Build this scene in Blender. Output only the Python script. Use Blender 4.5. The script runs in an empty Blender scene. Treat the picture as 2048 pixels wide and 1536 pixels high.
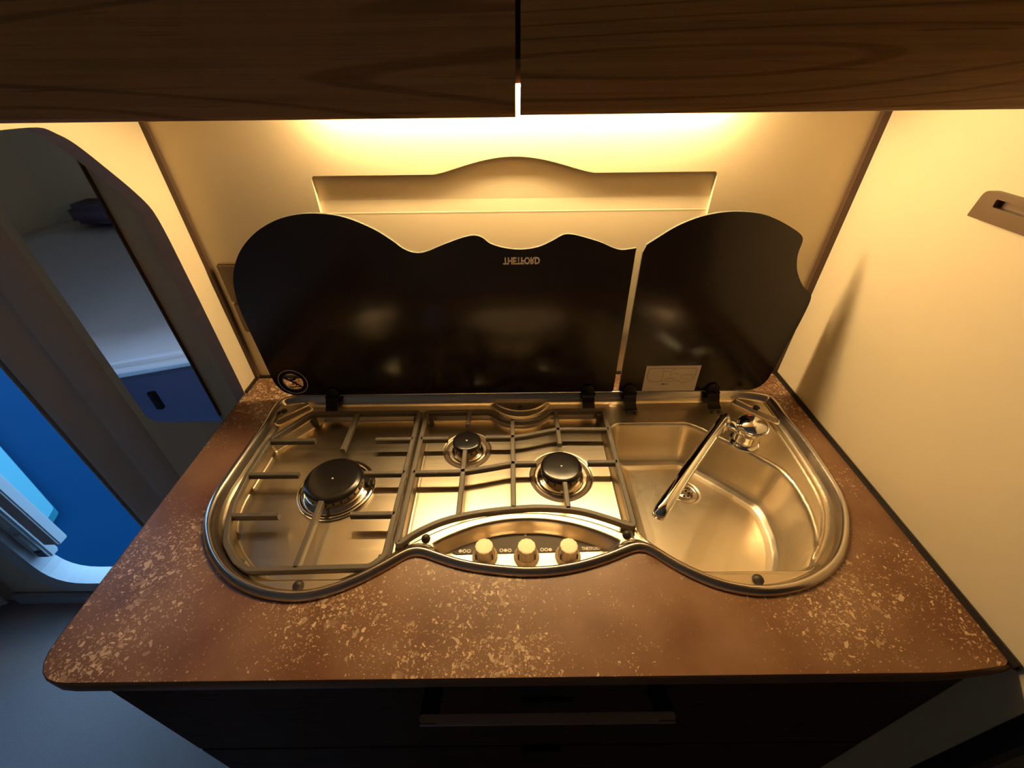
import bpy, bmesh, math, random
import numpy as np
from mathutils import Vector, Matrix

S = bpy.context.scene
COL = S.collection
random.seed(4)

# ------------------------------------------------------------------ camera
F_PX, PITCH, ROLL = 875.2, 0.654146, -0.01189
CZ = 1.43
cp, sp = math.cos(PITCH), math.sin(PITCH)
FW = np.array([0, cp, -sp]); UP0 = np.array([0, sp, cp]); RT0 = np.array([1.0, 0, 0])
cr, sr = math.cos(ROLL), math.sin(ROLL)
RT = cr*RT0 + sr*UP0; UP = -sr*RT0 + cr*UP0
CAM = np.array([0, 0, CZ])
cd = bpy.data.cameras.new('camera'); co = bpy.data.objects.new('camera', cd); COL.objects.link(co)
co.matrix_world = Matrix(((RT[0], UP[0], -FW[0], 0), (RT[1], UP[1], -FW[1], 0), (RT[2], UP[2], -FW[2], CZ), (0, 0, 0, 1)))
cd.sensor_width = 36; cd.lens = F_PX/2048*36; cd.clip_start = 0.01
S.camera = co

# ------------------------------------------------------------------ world / light / exposure
w = bpy.data.worlds.new('dusk_sky'); S.world = w; w.use_nodes = True
bg = w.node_tree.nodes['Background']; bg.inputs[0].default_value = (0.30, 0.60, 1.0, 1); bg.inputs[1].default_value = 2.6
S.view_settings.view_transform = 'Standard'; S.view_settings.look = 'None'
S.view_settings.gamma = 1.0; S.view_settings.use_curve_mapping = False
S.view_settings.exposure = 0.55
LAMP_STRENGTH = 290.0           # under-locker strip lamp
LAMP_COL = (1.0, 0.715, 0.35)

# ------------------------------------------------------------------ photo rays -> points on real planes
def ray(u, v): return RT*((u-1024)/F_PX) - UP*((v-768)/F_PX) + FW
def onz(u, v, z): d = ray(u, v); return CAM + d*((z-CZ)/d[2])
def ony(u, v, y): d = ray(u, v); return CAM + d*(y/d[1])
def onx(u, v, x): d = ray(u, v); return CAM + d*(x/d[0])
def z3(x, y): return 400+x/3.339, 760+y/3.339
def z4(x, y): return 780+x/3.658, 760+y/3.658
def z5(x, y): return 1200+x/3.2, 740+y/3.2

# ------------------------------------------------------------------ materials
def mat(name, col, rough=0.5, metal=0.0, spec=0.5, emit=None, es=0.0, coat=0.0, trans=0.0, bump=None, aniso=0.0):
    m = bpy.data.materials.new(name); m.use_nodes = True
    b = m.node_tree.nodes['Principled BSDF']
    b.inputs['Base Color'].default_value = (*col, 1); b.inputs['Roughness'].default_value = rough
    b.inputs['Metallic'].default_value = metal; b.inputs['Specular IOR Level'].default_value = spec
    b.inputs['Coat Weight'].default_value = coat; b.inputs['Transmission Weight'].default_value = trans
    b.inputs['Anisotropic'].default_value = aniso
    if emit: b.inputs['Emission Color'].default_value = (*emit, 1); b.inputs['Emission Strength'].default_value = es
    if bump:
        nt = m.node_tree
        tc = nt.nodes.new('ShaderNodeTexCoord'); n = nt.nodes.new('ShaderNodeTexNoise'); bp = nt.nodes.new('ShaderNodeBump')
        mp = nt.nodes.new('ShaderNodeMapping'); mp.inputs['Scale'].default_value = bump[2] if len(bump) > 2 else (1, 1, 1)
        n.inputs['Scale'].default_value = bump[0]; n.inputs['Detail'].default_value = 3
        bp.inputs['Strength'].default_value = bump[1]; bp.inputs['Distance'].default_value = 0.002
        nt.links.new(tc.outputs['Object'], mp.inputs[0]); nt.links.new(mp.outputs[0], n.inputs['Vector'])
        nt.links.new(n.outputs['Fac'], bp.inputs['Height']); nt.links.new(bp.outputs[0], b.inputs['Normal'])
    return m
class N:
    """tiny node helper"""
    def __init__(s, m): s.t = m.node_tree; s.b = s.t.nodes['Principled BSDF']
    def n(s, kind, **kw):
        x = s.t.nodes.new('ShaderNode'+kind)
        for k, v in kw.items():
            if k in x.inputs: x.inputs[k].default_value = v
            else: setattr(x, k, v)
        return x
    def l(s, a, b): s.t.links.new(a, b)
    def ramp(s, src, stops):
        r = s.t.nodes.new('ShaderNodeValToRGB'); e = r.color_ramp.elements
        while len(e) < len(stops): e.new(0.5)
        for k, (p, c) in enumerate(stops): e[k].position = p; e[k].color = (*c, 1)
        s.l(src, r.inputs[0]); return r.outputs[0]
    def mix(s, fac, a, b):
        x = s.t.nodes.new('ShaderNodeMix'); x.data_type = 'RGBA'
        for sock, v in ((x.inputs[0], fac), (x.inputs[6], a), (x.inputs[7], b)):
            if isinstance(v, (int, float)): sock.default_value = v
            elif isinstance(v, tuple): sock.default_value = (*v, 1)
            else: s.l(v, sock)
        return x.outputs[2]
def map_coords(h, scale, loc=(0, 0, 0)):
    tc = h.n('TexCoord'); mp = h.n('Mapping'); mp.inputs['Scale'].default_value = scale; mp.inputs['Location'].default_value = loc
    h.l(tc.outputs['Object'], mp.inputs[0]); return mp.outputs[0]
def wood(name, c_lo, c_mid, c_hi, loc=(0, 0, 0), rough=0.42, spec=0.5):
    m = mat(name, c_mid, rough, spec=spec); h = N(m)
    n1 = h.n('TexNoise', Scale=1.0, Detail=1.0, Roughness=0.4); h.l(map_coords(h, (0.9, 2, 12), loc), n1.inputs['Vector'])
    mul = h.n('Math', operation='MULTIPLY'); mul.inputs[1].default_value = 105; h.l(n1.outputs['Fac'], mul.inputs[0])
    sn = h.n('Math', operation='SINE'); h.l(mul.outputs[0], sn.inputs[0])
    rings = h.ramp(sn.outputs[0], [(0.0, c_mid), (0.80, c_mid), (0.95, c_lo)])
    n2 = h.n('TexNoise', Scale=1.0, Detail=4.0, Roughness=0.6); h.l(map_coords(h, (5, 30, 300), loc), n2.inputs['Vector'])
    g = h.ramp(n2.outputs['Fac'], [(0.32, (0.62, 0.62, 0.62)), (0.6, (1, 1, 1))])
    mu = h.t.nodes.new('ShaderNodeMix'); mu.data_type = 'RGBA'; mu.blend_type = 'MULTIPLY'; mu.inputs[0].default_value = 0.7
    h.l(rings, mu.inputs[6]); h.l(g, mu.inputs[7])
    n3 = h.n('TexNoise', Scale=1.0, Detail=2.0); h.l(map_coords(h, (9, 20, 330), (3, 1, 2)), n3.inputs['Vector'])
    pore = h.ramp(n3.outputs['Fac'], [(0.68, (0, 0, 0)), (0.74, (1, 1, 1))])
    pf = h.n('Math', operation='MULTIPLY'); pf.inputs[1].default_value = 0.55; h.l(pore, pf.inputs[0])
    out = h.mix(pf.outputs[0], mu.outputs[2], tuple(x*0.34 for x in c_lo))
    h.l(out, h.b.inputs['Base Color'])
    bp = h.n('Bump', Strength=0.15, Distance=0.001); h.l(n2.outputs['Fac'], bp.inputs['Height']); h.l(bp.outputs[0], h.b.inputs['Normal'])
    return m
def laminate():
    m = mat('speckled_laminate', (0.12, 0.045, 0.02), 0.40); h = N(m)
    base = h.n('TexNoise', Scale=11.0, Detail=3.0); h.l(map_coords(h, (1, 1, 1)), base.inputs['Vector'])
    c = h.ramp(base.outputs['Fac'], [(0.35, (0.150, 0.062, 0.026)), (0.5, (0.190, 0.090, 0.042)), (0.68, (0.235, 0.122, 0.066))])
    # density of chips varies over the board
    dn = h.n('TexNoise', Scale=5.0, Detail=2.0); h.l(map_coords(h, (1, 1, 1), (1.7, 0.3, 0)), dn.inputs['Vector'])
    for sc, lo, hi, colr, seed in ((560, 0, 0.27, (0.66, 0.46, 0.27), 0.1), (290, 0, 0.19, (0.74, 0.54, 0.34), 2.3), (165, 0, 0.10, (0.62, 0.45, 0.29), 5.1), (90, 0, 0.055, (0.36, 0.22, 0.13), 8.2)):
        wn = h.n('TexNoise', Scale=sc*0.5, Detail=1.0); vec = map_coords(h, (1, 1, 1), (seed, seed*1.7, 0)); h.l(vec, wn.inputs['Vector'])
        add = h.n('VectorMath', operation='MULTIPLY_ADD'); add.inputs[1].default_value = (3.0/sc,)*3
        h.l(wn.outputs['Color'], add.inputs[0]); h.l(vec, add.inputs[2])
        v = h.n('TexVoronoi', Scale=sc); h.l(add.outputs[0], v.inputs['Vector'])
        # cell random value decides whether there is a chip and how large it is
        sep = h.n('SeparateColor'); h.l(v.outputs['Color'], sep.inputs[0])
        thr = h.n('MapRange'); thr.inputs[1].default_value = 1-hi; thr.inputs[2].default_value = 1.0; thr.inputs[3].default_value = 0.0; thr.inputs[4].default_value = 0.62
        dm = h.n('Math', operation='MULTIPLY_ADD'); dm.inputs[1].default_value = 0.9; dm.inputs[2].default_value = -0.45
        h.l(dn.outputs['Fac'], dm.inputs[0])
        ad = h.n('Math', operation='ADD'); h.l(sep.outputs[0], ad.inputs[0]); h.l(dm.outputs[0], ad.inputs[1])
        h.l(ad.outputs[0], thr.inputs[0])
        lt = h.n('Math', operation='LESS_THAN'); h.l(v.outputs['Distance'], lt.inputs[0]); h.l(thr.outputs[0], lt.inputs[1])
        op = h.n('MapRange'); op.inputs[3].default_value = 0.25; op.inputs[4].default_value = 1.0; h.l(sep.outputs[1], op.inputs[0])
        f = h.n('Math', operation='MULTIPLY'); h.l(lt.outputs[0], f.inputs[0]); h.l(op.outputs[0], f.inputs[1])
        c = h.mix(f.outputs[0], c, colr)
    h.l(c, h.b.inputs['Base Color'])
    bp = h.n('Bump', Strength=0.06, Distance=0.001); bn = h.n('TexNoise', Scale=300.0); h.l(map_coords(h, (1, 1, 1)), bn.inputs['Vector'])
    h.l(bn.outputs['Fac'], bp.inputs['Height']); h.l(bp.outputs[0], h.b.inputs['Normal'])
    return m
def brushed(name, col, rough, direction=(4, 260, 60)):
    m = mat(name, col, rough, 1.0); h = N(m)
    n = h.n('TexNoise', Scale=1.0, Detail=3.0); h.l(map_coords(h, direction), n.inputs['Vector'])
    r = h.n('MapRange'); r.inputs[3].default_value = rough-0.05; r.inputs[4].default_value = rough+0.07
    h.l(n.outputs['Fac'], r.inputs[0]); h.l(r.outputs[0], h.b.inputs['Roughness'])
    bp = h.n('Bump', Strength=0.035, Distance=0.0006); h.l(n.outputs['Fac'], bp.inputs['Height']); h.l(bp.outputs[0], h.b.inputs['Normal'])
    return m

M = {}
M['wall'] = mat('cream_wallboard', (0.72, 0.61, 0.42), 0.55, bump=(160, 0.05))
M['edge'] = mat('partition_edging', (0.42, 0.36, 0.36), 0.5)
M['trim_brown'] = mat('brown_corner_strip', (0.085, 0.045, 0.025), 0.5)
M['trim_black'] = mat('black_sealing_strip', (0.018, 0.014, 0.012), 0.45)
M['ceil'] = mat('ceiling_board', (0.65, 0.58, 0.48), 0.7)
M['carpet'] = mat('grey_carpet', (0.42, 0.37, 0.36), 0.95, spec=0.1, bump=(420, 0.7))
M['oak_a'] = wood('oak_veneer', (0.33, 0.15, 0.042), (0.50, 0.25, 0.080), (0.42, 0.21, 0.08), (0.25, 0, 0.35))
M['oak_b'] = wood('oak_veneer_b', (0.36, 0.165, 0.045), (0.53, 0.265, 0.083), (0.42, 0.21, 0.08), (2.6, 0, 1.15))
M['carcass'] = mat('locker_carcass', (0.10, 0.05, 0.025), 0.6)
M['darkwood'] = wood('dark_brown_veneer', (0.012, 0.004, 0.003), (0.035, 0.012, 0.008), (0.04, 0.02, 0.01), (1, 0, 4), 0.6, 0.2)
M['laminate'] = laminate()
M['steel'] = brushed('brushed_steel', (0.64, 0.54, 0.40), 0.31)
M['steel_sink'] = brushed('brushed_sink_steel', (0.72, 0.63, 0.49), 0.33, (120, 120, 30))
M['steel_rim'] = mat('polished_rim_steel', (0.64, 0.56, 0.48), 0.25, 1.0)
M['chrome'] = mat('chrome', (0.86, 0.84, 0.82), 0.05, 1.0)
M['iron'] = mat('grey_enamelled_iron', (0.105, 0.085, 0.062), 0.48, bump=(700, 0.2))
M['glass_black'] = mat('black_printed_glass', (0.012, 0.006, 0.004), 0.17, spec=0.5)
M['glass_edge'] = mat('ground_glass_edge', (0.13, 0.14, 0.11), 0.3)
M['clear'] = mat('clear_glass_window', (0.95, 0.93, 0.88), 0.03, trans=1.0)
M['print'] = mat('pale_print', (0.72, 0.66, 0.58), 0.5)
M['print_dark'] = mat('dark_print', (0.035, 0.02, 0.012), 0.5)
M['paper'] = mat('sticker_paper', (0.62, 0.55, 0.47), 0.5)
M['line'] = mat('sticker_line_print', (0.24, 0.17, 0.11), 0.6)
M['black_plastic'] = mat('black_plastic', (0.008, 0.006, 0.006), 0.5, spec=0.22)
M['rubber'] = mat('dark_rubber', (0.03, 0.022, 0.018), 0.5)
M['cap'] = mat('black_enamel_cap', (0.010, 0.008, 0.008), 0.22)
M['burner'] = mat('burner_alloy', (0.42, 0.34, 0.24), 0.38, 1.0)
M['ringsteel'] = mat('polished_burner_ring', (0.75, 0.68, 0.58), 0.16, 1.0)
M['brown_ring'] = mat('brown_burner_ring', (0.11, 0.065, 0.03), 0.6)
M['pale_dot'] = mat('pale_cap_dot', (0.9, 0.84, 0.72), 0.3)
M['knob'] = mat('champagne_knob', (0.66, 0.52, 0.34), 0.4, 0.2)
M['panel'] = mat('grey_control_strip', (0.10, 0.082, 0.064), 0.6, spec=0.2)
M['handle'] = mat('satin_grey_metal', (0.34, 0.31, 0.33), 0.32, 0.8)
M['socket'] = mat('bronze_plastic', (0.16, 0.10, 0.05), 0.4)
M['bronze'] = mat('dark_bronze_plastic', (0.13, 0.075, 0.035), 0.4)
M['mirror'] = mat('silvered_glass', (0.80, 0.80, 0.82), 0.02, 1.0)
M['door_white'] = mat('door_frame_plastic', (0.50, 0.54, 0.56), 0.4)
M['jamb'] = mat('padded_jamb_cover', (0.62, 0.53, 0.48), 0.8, spec=0.2)
M['outdoor'] = mat('blue_awning_carpet', (0.0, 0.024, 0.068), 0.95, spec=0.05)
M['step'] = mat('pale_blue_step_plastic', (0.010, 0.17, 0.22), 0.6)
M['bedbase'] = mat('navy_bed_panel', (0.045, 0.050, 0.105), 0.5)
M['sheet'] = mat('white_bed_sheet', (0.82, 0.85, 0.92), 0.9, spec=0.1, bump=(22, 0.6))
M['cushion'] = mat('mauve_cushion', (0.22, 0.18, 0.28), 0.9, spec=0.1)
M['curtain'] = mat('cream_curtain', (0.62, 0.56, 0.50), 0.9, spec=0.1)
M['diffuser'] = mat('lamp_diffuser', (0.9, 0.85, 0.7), 0.5, emit=LAMP_COL, es=LAMP_STRENGTH)
M['lampbody'] = mat('lamp_housing', (0.72, 0.68, 0.60), 0.4)
M['red'] = mat('red_mark', (0.45, 0.02, 0.03), 0.4)
M['blue'] = mat('blue_mark', (0.03, 0.06, 0.35), 0.4)

# ------------------------------------------------------------------ mesh helpers
def tag(o, label=None, cat=None, group=None, kind=None):
    if label: o['label'] = label
    if cat: o['category'] = cat
    if group: o['group'] = group
    if kind: o['kind'] = kind
    return o
def link(name, me, m, parent=None, smooth=False):
    o = bpy.data.objects.new(name, me); COL.objects.link(o)
    for k in (m if isinstance(m, (list, tuple)) else [m]): me.materials.append(M[k] if isinstance(k, str) else k)
    if smooth:
        for p in me.polygons: p.use_smooth = True
    if parent:
        o.parent = parent; o.matrix_parent_inverse = Matrix.Translation(-Vector(parent['_w'])) if '_w' in parent else Matrix()
    return o
def pyd(name, v, f, m, parent=None, smooth=False, norm=True):
    me = bpy.data.meshes.new(name); me.from_pydata([tuple(map(float, p)) for p in v], [], f)
    if norm:
        bm = bmesh.new(); bm.from_mesh(me); bmesh.ops.recalc_face_normals(bm, faces=bm.faces); bm.to_mesh(me); bm.free()
    return link(name, me, m, parent, smooth)
def fin(name, bm, m, parent=None, smooth=False, norm=True):
    if norm: bmesh.ops.recalc_face_normals(bm, faces=bm.faces)
    me = bpy.data.meshes.new(name); bm.to_mesh(me); bm.free(); return link(name, me, m, parent, smooth)
def empty(name, loc=(0, 0, 0)):
    o = bpy.data.objects.new(name, None); COL.objects.link(o); o.location = loc; o['_w'] = tuple(map(float, loc)); o.empty_display_size = 0.05
    return o
def bx(bm, x0, x1, y0, y1, z0, z1, bev=0.0, seg=2):
    r = bmesh.ops.create_cube(bm, size=1)
    vs = r['verts']
    for v in vs: v.co = ((x0+x1)/2+v.co.x*(x1-x0), (y0+y1)/2+v.co.y*(y1-y0), (z0+z1)/2+v.co.z*(z1-z0))
    if bev:
        es = list({e for v in vs for e in v.link_edges})
        bmesh.ops.bevel(bm, geom=es, offset=bev, segments=seg, affect='EDGES', clamp_overlap=True)
def box(name, x0, x1, y0, y1, z0, z1, m, parent=None, bev=0.0, seg=2, smooth=False):
    bm = bmesh.new(); bx(bm, x0, x1, y0, y1, z0, z1, bev, seg); return fin(name, bm, m, parent, smooth)
def catmull(pts, n=8, closed=True):
    P = [np.array(p, float) for p in pts]; L = len(P); out = []
    rng = range(L) if closed else range(L-1)
    for i in rng:
        if closed: a, b, c, d = P[i-1], P[i], P[(i+1) % L], P[(i+2) % L]
        else: a, b, c, d = P[max(i-1, 0)], P[i], P[i+1], P[min(i+2, L-1)]
        for k in range(n):
            t = k/n; out.append(0.5*((2*b)+(c-a)*t+(2*a-5*b+4*c-d)*t*t+(-a+3*b-3*c+d)*t**3))
    if not closed: out.append(P[-1])
    return out
def resample(pts, step, closed=True):
    P = [np.array(p, float) for p in pts]
    if closed: P = P+[P[0]]
    d = np.concatenate([[0], np.cumsum([np.linalg.norm(P[i+1]-P[i]) for i in range(len(P)-1)])])
    n = max(4, int(round(d[-1]/step))); A = np.array(P)
    s = np.linspace(0, d[-1], n+1)[:-1] if closed else np.linspace(0, d[-1], n+1)
    return np.stack([np.interp(s, d, A[:, k]) for k in range(A.shape[1])], 1)
def round_poly(pts, r, n=5, closed=True):
    P = [np.array(p, float) for p in pts]; L = len(P); out = []
    for i in range(L):
        if not closed and i in (0, L-1): out.append(P[i]); continue
        a, b, c = P[i-1], P[i], P[(i+1) % L]
        rr = r[i] if isinstance(r, (list, tuple)) else r
        u = a-b; v = c-b; lu, lv = np.linalg.norm(u), np.linalg.norm(v); k = min(rr, lu*0.48, lv*0.48)
        p, q = b+u/lu*k, b+v/lv*k
        for t in np.linspace(0, 1, n+1): out.append((1-t)**2*p+2*t*(1-t)*b+t*t*q)
    return out
def area2(P): return 0.5*sum(P[i-1][0]*P[i][1]-P[i][0]*P[i-1][1] for i in range(len(P)))
def prism(bm, loops, to3, thick_vec, mats=None):
    """filled polygon (with holes) at to3(p), extruded by thick_vec"""
    vs = []; es = []
    for L in loops:
        a = [bm.verts.new(Vector(to3(p))) for p in L]
        vs += a
        for i in range(len(a)): es.append(bm.edges.new((a[i-1], a[i])))
    r = bmesh.ops.triangle_fill(bm, use_beauty=True, use_dissolve=False, edges=es)
    fs = [g for g in r['geom'] if isinstance(g, bmesh.types.BMFace)]
    if thick_vec is not None:
        e = bmesh.ops.extrude_face_region(bm, geom=fs)
        for v in [g for g in e['geom'] if isinstance(g, bmesh.types.BMVert)]: v.co += Vector(thick_vec)
    return fs
def tube(bm, path, rad, seg=10, cap=True):
    P = [Vector(p) for p in path]; rings = []; up = None
    for i, p in enumerate(P):
        t = (P[min(i+1, len(P)-1)]-P[max(i-1, 0)]).normalized()
        if up is None: up = t.orthogonal().normalized()
        up = (up-t*up.dot(t)).normalized(); s = t.cross(up)
        r = rad[i] if isinstance(rad, (list, tuple)) else rad
        rings.append([bm.verts.new(p+(up*math.cos(a)+s*math.sin(a))*r) for a in [2*math.pi*k/seg for k in range(seg)]])
    for a, b in zip(rings, rings[1:]):
        for k in range(seg): bm.faces.new((a[k], a[(k+1) % seg], b[(k+1) % seg], b[k]))
    if cap: bm.faces.new(rings[0]); bm.faces.new(rings[-1][::-1])
def lathe(bm, prof, c, seg=48, cap=True, fr=None):
    rings = []
    for r, z in prof:
        rings.append([bm.verts.new((c[0]+(r*(fr(a) if fr else 1))*math.cos(a), c[1]+(r*(fr(a) if fr else 1))*math.sin(a), c[2]+z)) for a in [2*math.pi*k/seg for k in range(seg)]])
    for a, b in zip(rings, rings[1:]):
        for k in range(seg): bm.faces.new((a[k], a[(k+1) % seg], b[(k+1) % seg], b[k]))
    if cap: bm.faces.new(rings[0]); bm.faces.new(rings[-1][::-1])
def sweep_bar(bm, pts, wdt, z_top, hgt, closed=False, ch=0.0012):
    """iron bar of chamfered section along a plan path"""
    P = [np.array(p[:2], float) for p in pts]; L = len(P); rings = []
    sec = [(-wdt/2, -hgt), (wdt/2, -hgt), (wdt/2, -ch), (wdt/2-ch, 0), (-wdt/2+ch, 0), (-wdt/2, -ch)]
    for i in range(L):
        if closed: a, c = P[i-1], P[(i+1) % L]
        else: a, c = P[max(i-1, 0)], P[min(i+1, L-1)]
        t = (c-a)/np.linalg.norm(c-a); n = np.array([-t[1], t[0]]); k = 1.0
        if 0 < i < L-1 or closed:
            u = P[i]-P[i-1]; u /= max(np.linalg.norm(u), 1e-9); k = 1/max(0.6, abs(u@t))
        rings.append([bm.verts.new((P[i][0]+n[0]*o*k, P[i][1]+n[1]*o*k, z_top+h)) for o, h in sec])
    m = len(sec)
    for i in range(L if closed else L-1):
        a, b = rings[i], rings[(i+1) % L]
        for k in range(m): bm.faces.new((a[k], a[(k+1) % m], b[(k+1) % m], b[k]))
    if not closed: bm.faces.new(rings[0]); bm.faces.new(rings[-1][::-1])
def ribbon(bm, pts, wdt, to3, closed=False):
    P = [np.array(p, float) for p in pts]; L = len(P); pr = []
    for i in range(L):
        if closed: a, c = P[i-1], P[(i+1) % L]
        else: a, c = P[max(i-1, 0)], P[min(i+1, L-1)]
        t = c-a; t = t/max(np.linalg.norm(t), 1e-9); n = np.array([-t[1], t[0]])*wdt/2
        pr.append((bm.verts.new(Vector(to3(P[i]+n))), bm.verts.new(Vector(to3(P[i]-n)))))
    for i in range(L if closed else L-1):
        a, b = pr[i], pr[(i+1) % L]; bm.faces.new((a[0], a[1], b[1], b[0]))
def text(name, body, mw, size, m, parent, bold=0.0, width=None):
    cu = bpy.data.curves.new(name, 'FONT'); cu.body = body; cu.size = size; cu.align_x = 'CENTER'; cu.align_y = 'CENTER'; cu.offset = bold; cu.resolution_u = 3
    t = bpy.data.objects.new(name, cu); COL.objects.link(t)
    me = bpy.data.meshes.new_from_object(t.evaluated_get(bpy.context.evaluated_depsgraph_get())); bpy.data.objects.remove(t)
    if width:
        xs = [v.co.x for v in me.vertices]; k = width/(max(xs)-min(xs))
        for v in me.vertices: v.co.x *= k
    me.transform(mw)
    return link(name, me, m, parent)

# ================================================================== THE ROOM
ZC = 0.90                       # worktop height
YW = 0.725                      # back wall face
XL, XR = -0.522, 0.538          # kitchen side faces

def struct(o): o['kind'] = 'structure'; return o
struct(box('floor', -3.0, 2.2, -1.6, YW+0.03, -0.05, 0.0, 'carpet'))
struct(box('ceiling', -3.0, 2.2, -1.6, YW+0.03, 2.0, 2.05, 'ceil'))
struct(box('wall_front', -3.0, 2.2, -1.6, -1.55, 0.0, 2.0, 'wall'))
struct(box('wall_end_left', -3.05, -3.0, -1.6, YW+0.03, 0.0, 2.0, 'wall'))
struct(box('wall_end_right', 2.2, 2.25, -1.6, YW+0.03, 0.0, 2.0, 'wall'))

# back wall with the doorway and the shallow arched recess
DX0, DX1, DZ0, DZ1 = -1.415, -0.998, 0.135, 1.86
rz = 0.10
door_hole = round_poly([(DX0-0.012, DZ0-0.012), (DX1, DZ0-0.012), (DX1, DZ1), (DX0-0.012, DZ1)], rz, 6)
kz = 1.036
rec = [ony(622, 355, YW), ony(1437, 340, YW), ony(880, 348, YW), ony(1030, 313, YW), ony(1175, 343, YW)]
rx0, rx1 = rec[0][0], rec[1][0]; rzt = (rec[0][2]+rec[1][2])/2; ax0, ax1, azt = rec[2][0]-0.01, rec[4][0]+0.01, rec[3][2]
rzb = 1.0
axc = (ax0+ax1)/2
arch = [(ax0+(ax1-ax0)*t, rzt+(azt-rzt)*(0.5-0.5*math.cos(2*math.pi*t))**0.62) for t in np.linspace(0, 1, 25)]
rec_loop = [(rx0, rzb)]+round_poly([(rx0, rzb), (rx0, rzt), (rx0+0.03, rzt)], 0.006, 4, False)[1:]+arch+round_poly([(rx1-0.03, rzt), (rx1, rzt), (rx1, rzb)], 0.006, 4, False)[:-1]+[(rx1, rzb)]
bm = bmesh.new()
prism(bm, [[(-3.0, 0), (-0.535, 0), (-0.535, 2.0), (-3.0, 2.0)], door_hole], lambda p: (p[0], YW, p[1]), (0, 0.03, 0))
struct(fin('wall_back_left', bm, 'wall'))
bm = bmesh.new()
prism(bm, [[(-0.535, 0), (2.2, 0), (2.2, 2.0), (-0.535, 2.0)], rec_loop], lambda p: (p[0], YW, p[1]), (0, 0.03, 0))
wb = struct(fin('wall_back', bm, 'wall'))
# recess backing: flat board, a slope and a lip
bm = bmesh.new()
zc1, zc2 = ony(1030, 397, YW)[2]-0.004, ony(1030, 425, YW)[2]
prof = [(YW+0.0085, azt+0.02), (YW+0.0085, zc1+0.002), (YW+0.0066, zc2+0.001), (YW+0.0062, zc2), (YW+0.0063, zc2-0.003), (YW-0.0030, rzb+0.002), (YW-0.0030, rzb-0.006)]
va = [(bm.verts.new((rx0-0.02, y, z)), bm.verts.new((rx1+0.02, y, z))) for y, z in prof]
for a, b in zip(va, va[1:]): bm.faces.new((a[0], a[1], b[1], b[0]))
struct(fin('wall_recess', bm, 'wall', wb))

# left partition: narrow board with a swept cut-out under the locker
pc = [(0.671, 0.0), (0.671, 1.10), (0.670, 1.20), (0.666, 1.245), (0.650, 1.276), (0.624, 1.311), (0.598, 1.343), (0.580, 1.357), (0.562, 1.3655), (0.517, 1.3685), (0.40, 1.3685), (0.40, 2.0), (YW, 2.0), (YW, 0.0)]
pcs = [pc[0], pc[1]]+[tuple(p) for p in catmull(pc[2:10], 4, False)]+pc[10:]
bm = bmesh.new()
prism(bm, [pcs], lambda p: (XL-0.024, p[0], p[1]), (0.024, 0, 0))
wl = fin('wall_left', bm, ['wall', 'edge']); struct(wl)
for p in wl.data.polygons:
    if p.normal.x < 0.5: p.material_index = 1
# right partition with a black front edge strip
wr = struct(box('wall_right', XR, XR+0.03, 0.152, YW, 0.0, 2.0, 'wall'))
struct(box('trim_1', XR-0.001, XR+0.031, 0.132, 0.1525, 0.0, 2.0, 'trim_black', wr, 0.002))
# brown corner strips
def vstrip(name, x0, x1, y0, y1): struct(box(name, x0, x1, y0, y1, ZC, 1.42, 'trim_brown', None, 0.001))
vstrip('trim_2', XL-0.001, XL+0.007, YW-0.008, YW+0.001)
vstrip('trim_3', XR-0.010, XR+0.001, YW-0.010, YW+0.001)

# ---------------------------------------------------------------- doorway at the left
d1 = empty('door_1', (-1.28, YW, DZ0)); struct(d1)
def ring(name, outer, inner, y0, y1, m, parent):
    bm = bmesh.new(); prism(bm, [outer, inner], lambda p: (p[0], y0, p[1]), (0, y1-y0, 0)); return fin(name, bm, m, parent)
def rrect(x0, x1, z0, z1, r, n=6): return round_poly([(x0, z0), (x1, z0), (x1, z1), (x0, z1)], r, n)
ring('door_frame', rrect(DX0-0.045, DX1+0.001, DZ0-0.045, DZ1+0.05, 0.11), rrect(DX0, DX1-0.001, DZ0, DZ1, rz), YW-0.020, YW+0.035, 'door_white', d1)
# fold-away fly screen standing against the left jamb
fs = box('screen_cassette', DX0+0.0005, -1.366, YW+0.000, YW+0.030, 0.245, DZ1-0.1, 'door_white', d1, 0.006)
box('screen_rail', -1.340, -1.292, YW-0.006, YW+0.024, 0.318, DZ1-0.1, 'door_white', d1, 0.004)
for z in (0.29, 0.40, 0.52): box('screen_catch', -1.400, -1.380, YW-0.006, YW+0.002, z, z+0.075, 'door_white', fs, 0.002)
box('screen_clip', -1.398, -1.372, YW-0.003, YW+0.001, 0.255, 0.282, 'bedbase', fs, 0.001)
# padded jamb cover between doorway and mirror
bm = bmesh.new()
jp = [(-0.997, YW+0.01), (-0.994, YW-0.012), (-0.978, YW-0.022), (-0.955, YW-0.022), (-0.925, YW-0.012), (-0.905, YW-0.004), (-0.897, YW-0.009), (-0.885, YW-0.014), (-0.845, YW-0.010), (-0.825, YW-0.001), (-0.82, YW+0.004)]
jp = catmull(jp, 3, False)
ra = [bm.verts.new((p[0], p[1], 0.0)) for p in jp]; rb = [bm.verts.new((p[0], p[1], 2.0)) for p in jp]
for i in range(len(jp)-1): bm.faces.new((ra[i], ra[i+1], rb[i+1], rb[i]))
struct(fin('trim_4', bm, 'jamb', None, True))
struct(box('baseboard_back', -1.62, -0.56, YW-0.016, YW, 0.0, 0.05, 'door_white', None, 0.004))

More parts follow.
